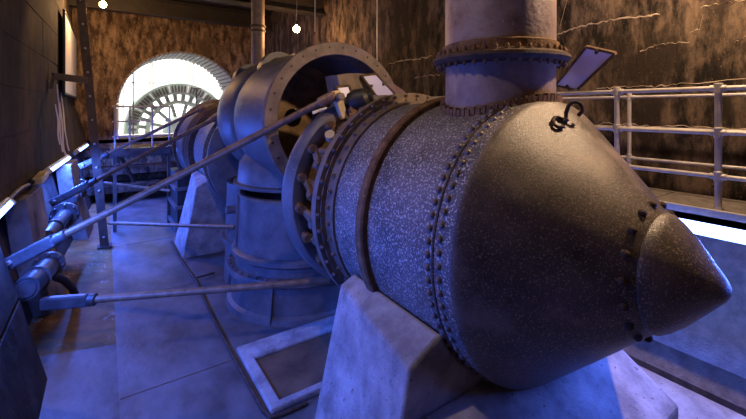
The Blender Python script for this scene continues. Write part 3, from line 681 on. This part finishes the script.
# lifting hook and shackle on the cone
def cone_hit(x, y):
    for i in range(700):
        s_ = 1.2 + i * .003; p = ray(x, y) * s_
        rr = .325 + (p.y - .965) * .985 if p.y < 1.69 else 1.05
        if math.hypot(p.x - AX, p.z - AZ) < rr: return s_
    return None
best = cone_hit(567, 121)
def at(x, y, k=0.0):
    h = cone_hit(x, y)
    return ray(x, y) * (min(best, h if h else best) - .022 + k)
H = thing('lifting_shackle', 'rusty hook and shackle on top of the nose cone', 'shackle', at(567, 121))
MB().tube([at(566, 120, .02), at(566, 113), at(568.6, 105.8), at(571.5, 102.6), at(575, 101.5), at(579, 102.8), at(581.8, 106), at(582.8, 110.5), at(578.5, 115.5, .03)], .014, 10).build('shackle_bow', 'rustdark', H)
MB().tube([at(568, 121, .0), at(564.5, 119.5), at(561, 118.8, -.01), at(557.5, 116.8, -.01), at(554.4, 117.5, -.01), at(552.8, 121, -.01), at(554.5, 125, -.01), at(558.5, 127.4, -.01), at(563.5, 126.8, -.01)], .012, 10).build('hook', 'rustdark', H)
MB().rod(at(562, 119.5), at(567.5, 121.5, -.01), .022, 12).build('pin', 'bolt', H)

# ------------------------------------------------------------------ kerbed drip pan and floor edging
K = thing('drip_pan', 'rusty brown drip pan with a pale concrete kerb on the pit floor', 'pan', (2.0, 4.6, FZ))
px0, px1, py0, py1 = 1.38, 3.2, 3.86, 5.15
MB().box(((px0 + px1) / 2, (py0 + py1) / 2, FZ + .012), (px1 - px0 - .1, py1 - py0 - .1, .02)).build('pan_sheet', 'pan', K, 0)
outer = [(px0, py0), (px1, py0), (px1, py1), (px0, py1)]; inner = [(px0 + .13, py0 + .10), (px1 - .1, py0 + .10), (px1 - .1, py1 - .34), (px0 + .13, py1 - .34)]
mb = MB(); zt, zb = FZ + .07, FZ
vs = [(x, y, zb) for x, y in outer] + [(x, y, zt) for x, y in outer] + [(x, y, zt) for x, y in inner] + [(x, y, zb) for x, y in inner]
fs = []
for k in range(4):
    k2 = (k + 1) % 4; fs += [(k, k2, 4 + k2, 4 + k), (4 + k, 4 + k2, 8 + k2, 8 + k), (8 + k, 8 + k2, 12 + k2, 12 + k), (12 + k, 12 + k2, k2, k)]
o = mb.add(vs, fs).build('kerb', 'concrete', K, 0); bevel(o, .03, 3)
o = MB().tube([(1.27, 10.2, FZ + .025), (1.27, 9.0, FZ + .025), (1.34, 7.6, FZ + .025), (1.31, 6.2, FZ + .025), (1.31, 5.0, FZ + .025), (1.33, 3.95, FZ + .025), (1.37, 3.82, FZ + .025), (1.47, 3.80, FZ + .025), (1.75, 3.80, FZ + .025)], .022, 8).build('edge_pipe', 'rustdark'); tag(o, 'thin rusty pipe running along the floor around the drip pan', 'pipe')
o = MB().tube([(1.38, 7.75, FZ + .03), (1.47, 7.70, FZ + .05), (1.58, 7.72, FZ + .05), (1.68, 7.78, FZ + .03)], .02, 8).build('branch_pipe', 'rustdark'); tag(o, 'short pipe branch on the floor at the foot of the far saddle', 'pipe')

# ------------------------------------------------------------------ footbridge at the back
B = thing('footbridge', 'small steel footbridge with pipe rails before the arch', 'footbridge', (.9, 12.2, -1.05))
MB().box((.78, 12.4, -1.03), (1.36, 1.2, .05)).build('deck', 'slab', B, 0)
MB().box((.78, 11.78, -1.10), (1.36, .05, .20)).build('edge_beam', 'servo', B, 0)
for z, r in ((.06, .022), (-.32, .018), (-.70, .018)): MB().rod((.14, 11.82, z), (1.46, 11.82, z), r, 10, .004).build('rail', 'galv', B)
for x in (.2, .52, 1.02, 1.42): MB().rod((x, 11.82, -1.0), (x, 11.82, .07), .022, 10, .004).build('post', 'galv', B)
for x in (.3, 1.3): MB().bar((x, 11.9, -1.15), (x + .35, 12.6, -2.0), .07, .07).build('brace', 'post', B, 0)
MB().bar((.2, 11.9, -1.16), (.2, 11.9, FZ), .08, .08).build('leg', 'post', B, 0); MB().bar((1.42, 11.9, -1.16), (1.42, 11.9, FZ), .08, .08).build('leg', 'post', B, 0)
for sx in (.2, .95):
    r0 = Vector((sx - .9, 9.9, -1.1))
# ------------------------------------------------------------------ generator ring in the bright hall
G = thing('generator', 'pale green generator ring with slots seen through the arch', 'generator', (AX, 20.0, -1.1))
GC = (AX, 0, -.95)
MB().lathe([(19.6, 1.62), (19.6, 2.10), (19.7, 2.16), (20.5, 2.16), (20.6, 2.10), (20.6, 1.62), (19.6, 1.62)], GC, n=96).build('stator_ring', 'green', G)
MB().lathe([(19.7, 1.18), (19.7, 1.34), (20.4, 1.34), (20.4, 1.18), (19.7, 1.18)], GC, n=72).build('inner_ring', 'green', G)
for k in range(46):
    a = PI * (k + .5) / 46; c = Vector((AX + 1.86 * math.cos(a), 19.58, -.95 + 1.86 * math.sin(a)))
    MB().box(c, (.30, .06, .06), Matrix.Rotation(-a, 3, 'Y')).build('slot_bar', 'hallwall' if k % 6 == 2 else 'servo', G, 0)
for k in range(14):
    a = PI * (k + .5) / 14; c = Vector((AX + 1.48 * math.cos(a), 20.0, -.95 + 1.48 * math.sin(a)))
    MB().box(c, (.34, .3, .16), Matrix.Rotation(-a, 3, 'Y')).build('spoke', 'green', G, 0)
MB().lathe([(19.2, 0), (19.2, .5), (19.5, .62), (20.4, .62), (20.4, 0)], GC, n=48).build('hub', 'green', G)
for k in range(6):
    a = PI * (k + .5) / 6; c = Vector((AX + .9 * math.cos(a), 20.0, -.95 + .9 * math.sin(a)))
    MB().box(c, (.64, .16, .14), Matrix.Rotation(-a, 3, 'Y')).build('arm', 'green', G, 0)
pL = thing('hall_lamp_post', 'slim lamp post standing before the generator ring', 'lamp post', (3.35, 18.9, -1.06))
MB().rod((3.35, 18.9, -1.06), (3.35, 18.9, .88), .035, 10).build('pole', 'servo', pL); MB().box((3.35, 18.9, .90), (.34, .12, .05)).build('lamp_head', 'servo', pL, 0)
for i, x in enumerate((.95,)):
    o = MB().rod((x, 19.0, -1.06), (x, 19.0, 2.6), .03, 8).build('hall_pole', 'servo'); tag(o, 'thin grey pole in the bright hall left of the generator ring', 'pole')

# ------------------------------------------------------------------ warm bulbs
def bulb(label, p, power, cord_top=CZ, col=WARM):
    p = Vector(p); t = thing('pendant_bulb', label, 'lamp', p, 'warm hanging bulbs')
    MB().lathe([(-.10, 0), (-.095, .04), (-.06, .075), (0, .085), (.04, .065), (.07, .03), (.085, .026), (.085, 0)], p, (0, 0, 1), 18).build('glass_bulb', 'bulb', t)
    MB().lathe([(.08, .03), (.08, .034), (.17, .034), (.19, .015), (.19, 0)], p, (0, 0, 1), 14).build('socket', 'black', t)
    MB().cyl(p + Vector((0, 0, .18)), (p.x + .03, p.y, cord_top), .008, 6).build('cord', 'galv', t)
    l = bpy.data.lights.new('bulb_light', 'POINT'); l.energy = power; l.color = col; l.shadow_soft_size = .07
    lo = bpy.data.objects.new('bulb_light', l); COL.objects.link(lo); lo.location = p + Vector((0, 0, -.16))
    return t
bulb('glowing bare bulb at the top left beside the leaning post', on_y(103, 4, 12.9), 190)
bulb('glowing bare bulb hanging above the round open flange', on_y(296.5, 28.5, 9.3), 150)
bulb('added unseen bare bulb high over the right gallery, out of the picture', (4.25, .95, 2.25), 440, col=(1.0, .66, .40))  # unseen bulb, added for the warm light on top of the cone
for (x, y, Y, lab) in ((315, 32, 7.6, 'thin hanging cord just right of the glowing bulb'), (377, 61, 5.9, 'thin hanging cord right of the round open flange')):
    p = on_y(x, y, Y); o = MB().cyl(p, (p.x, p.y, CZ), .011, 8).build('hanging_cord', 'galv'); tag(o, lab, 'cord', 'thin hanging cords')

# unseen pendant added for warm light on the floor; its shade spares the ceiling
PL = Vector((.05, 2.9, 2.85))
cb = thing('added_pendant', 'added unseen pendant lamp with a metal shade over the pit, out of the picture', 'lamp', PL)
MB().lathe([(.20, .04), (.18, .05), (.10, .12), (-.06, .21), (-.07, .21), (.09, .11), (.17, .04)], PL, (0, 0, 1), 28).build('shade', 'green', cb)
MB().lathe([(-.05, 0), (-.045, .03), (-.02, .05), (.02, .05), (.08, .025), (.1, 0)], PL, (0, 0, 1), 16).build('glass_bulb', 'bulb', cb)
MB().cyl(PL + Vector((0, 0, .19)), (PL.x, PL.y, CZ), .01, 6).build('cord', 'black', cb)
l = bpy.data.lights.new('added_pendant_light', 'POINT'); l.energy = 165; l.color = (1.0, .74, .60); l.shadow_soft_size = .06
lo = bpy.data.objects.new('added_pendant_light', l); COL.objects.link(lo); lo.location = PL + Vector((0, 0, -.12))
hl = bpy.data.lights.new('hall_fill_light', 'AREA'); hl.shape = 'RECTANGLE'; hl.size = 6; hl.size_y = 3; hl.energy = 1100; hl.color = (1, 1, .98)  # fill light added under the hall ceiling to brighten the generator ring
ho = bpy.data.objects.new('hall_fill_light', hl); COL.objects.link(ho); ho.location = (2.3, 18.6, 5.1)

# lime veins and cracks crossing the right wall
def vein(px, wd=.012, n=7):
    pts = []
    for (a, b) in zip(px, px[1:]):
        for k in range(n):
            t = k / n; pts.append((a[0] + (b[0] - a[0]) * t, a[1] + (b[1] - a[1]) * t + random.uniform(-1.1, 1.1)))
    pts.append(px[-1]); mb_ = MB(); r1 = []; r2 = []; r3 = []
    for (x, y) in pts:
        q = on_x(x, y, 5.2); h = wd * random.uniform(.15, .85)
        r1.append((5.198, q.y, q.z - h)); r2.append((5.193, q.y, q.z)); r3.append((5.198, q.y, q.z + h))
    mb_.grid([r1, r2, r3]); return mb_.build('lime_vein', 'vein', wall_right, 0)
for px, wd in (([(557, 35), (572, 29.5), (588, 25), (610, 20), (640, 17), (660, 14.5)], .016), ([(640, 51), (655, 46), (670, 43.5), (690, 42)], .010), ([(735, 42), (746, 36)], .013), ([(596, 90), (612, 87.5), (630, 86.5), (655, 87), (680, 84), (746, 79)], .010), ([(592, 126), (606, 122.5), (624, 124), (650, 126), (690, 126.5), (746, 129)], .012), ([(389, 63.5), (402, 60.5), (418, 58.5), (432, 56)], .022), ([(415, 78), (428, 76), (440, 74.5)], .013), ([(700, 8), (722, 3), (746, 0)], .009), ([(690, 33), (700, 29), (703, 14)], .008), ([(622, 136), (621, 146)], .02), ([(560, 27), (566, 5), (568, -4)], .007)):
    vein(px, wd)
# shallow cast panels on the upper left wall
zr = [-1.02, -.36, .30, .98, 1.66, 2.34, 3.0]
for r_ in range(6):
    yy = -.6 - .5 * (r_ % 2)
    while yy < 15.9:
        L_ = random.uniform(1.5, 2.3); y1_ = min(yy + L_, 16.1); th = random.uniform(.004, .014)
        a_, b_, z0, z1 = yy + .004, y1_ - .004, zr[r_] + .004, zr[r_ + 1] - .004
        pa = [(wall_x(y, z) - .01, y, z) for y, z in ((a_, z0), (b_, z0), (b_, z1), (a_, z1))]
        pb = [(x + .01 + th, y, z) for x, y, z in pa]
        o = MB().prism(pa, pb).build('wall_panel', 'wallleft', wall_left, 0); bevel(o, .004, 1)
        yy = y1_
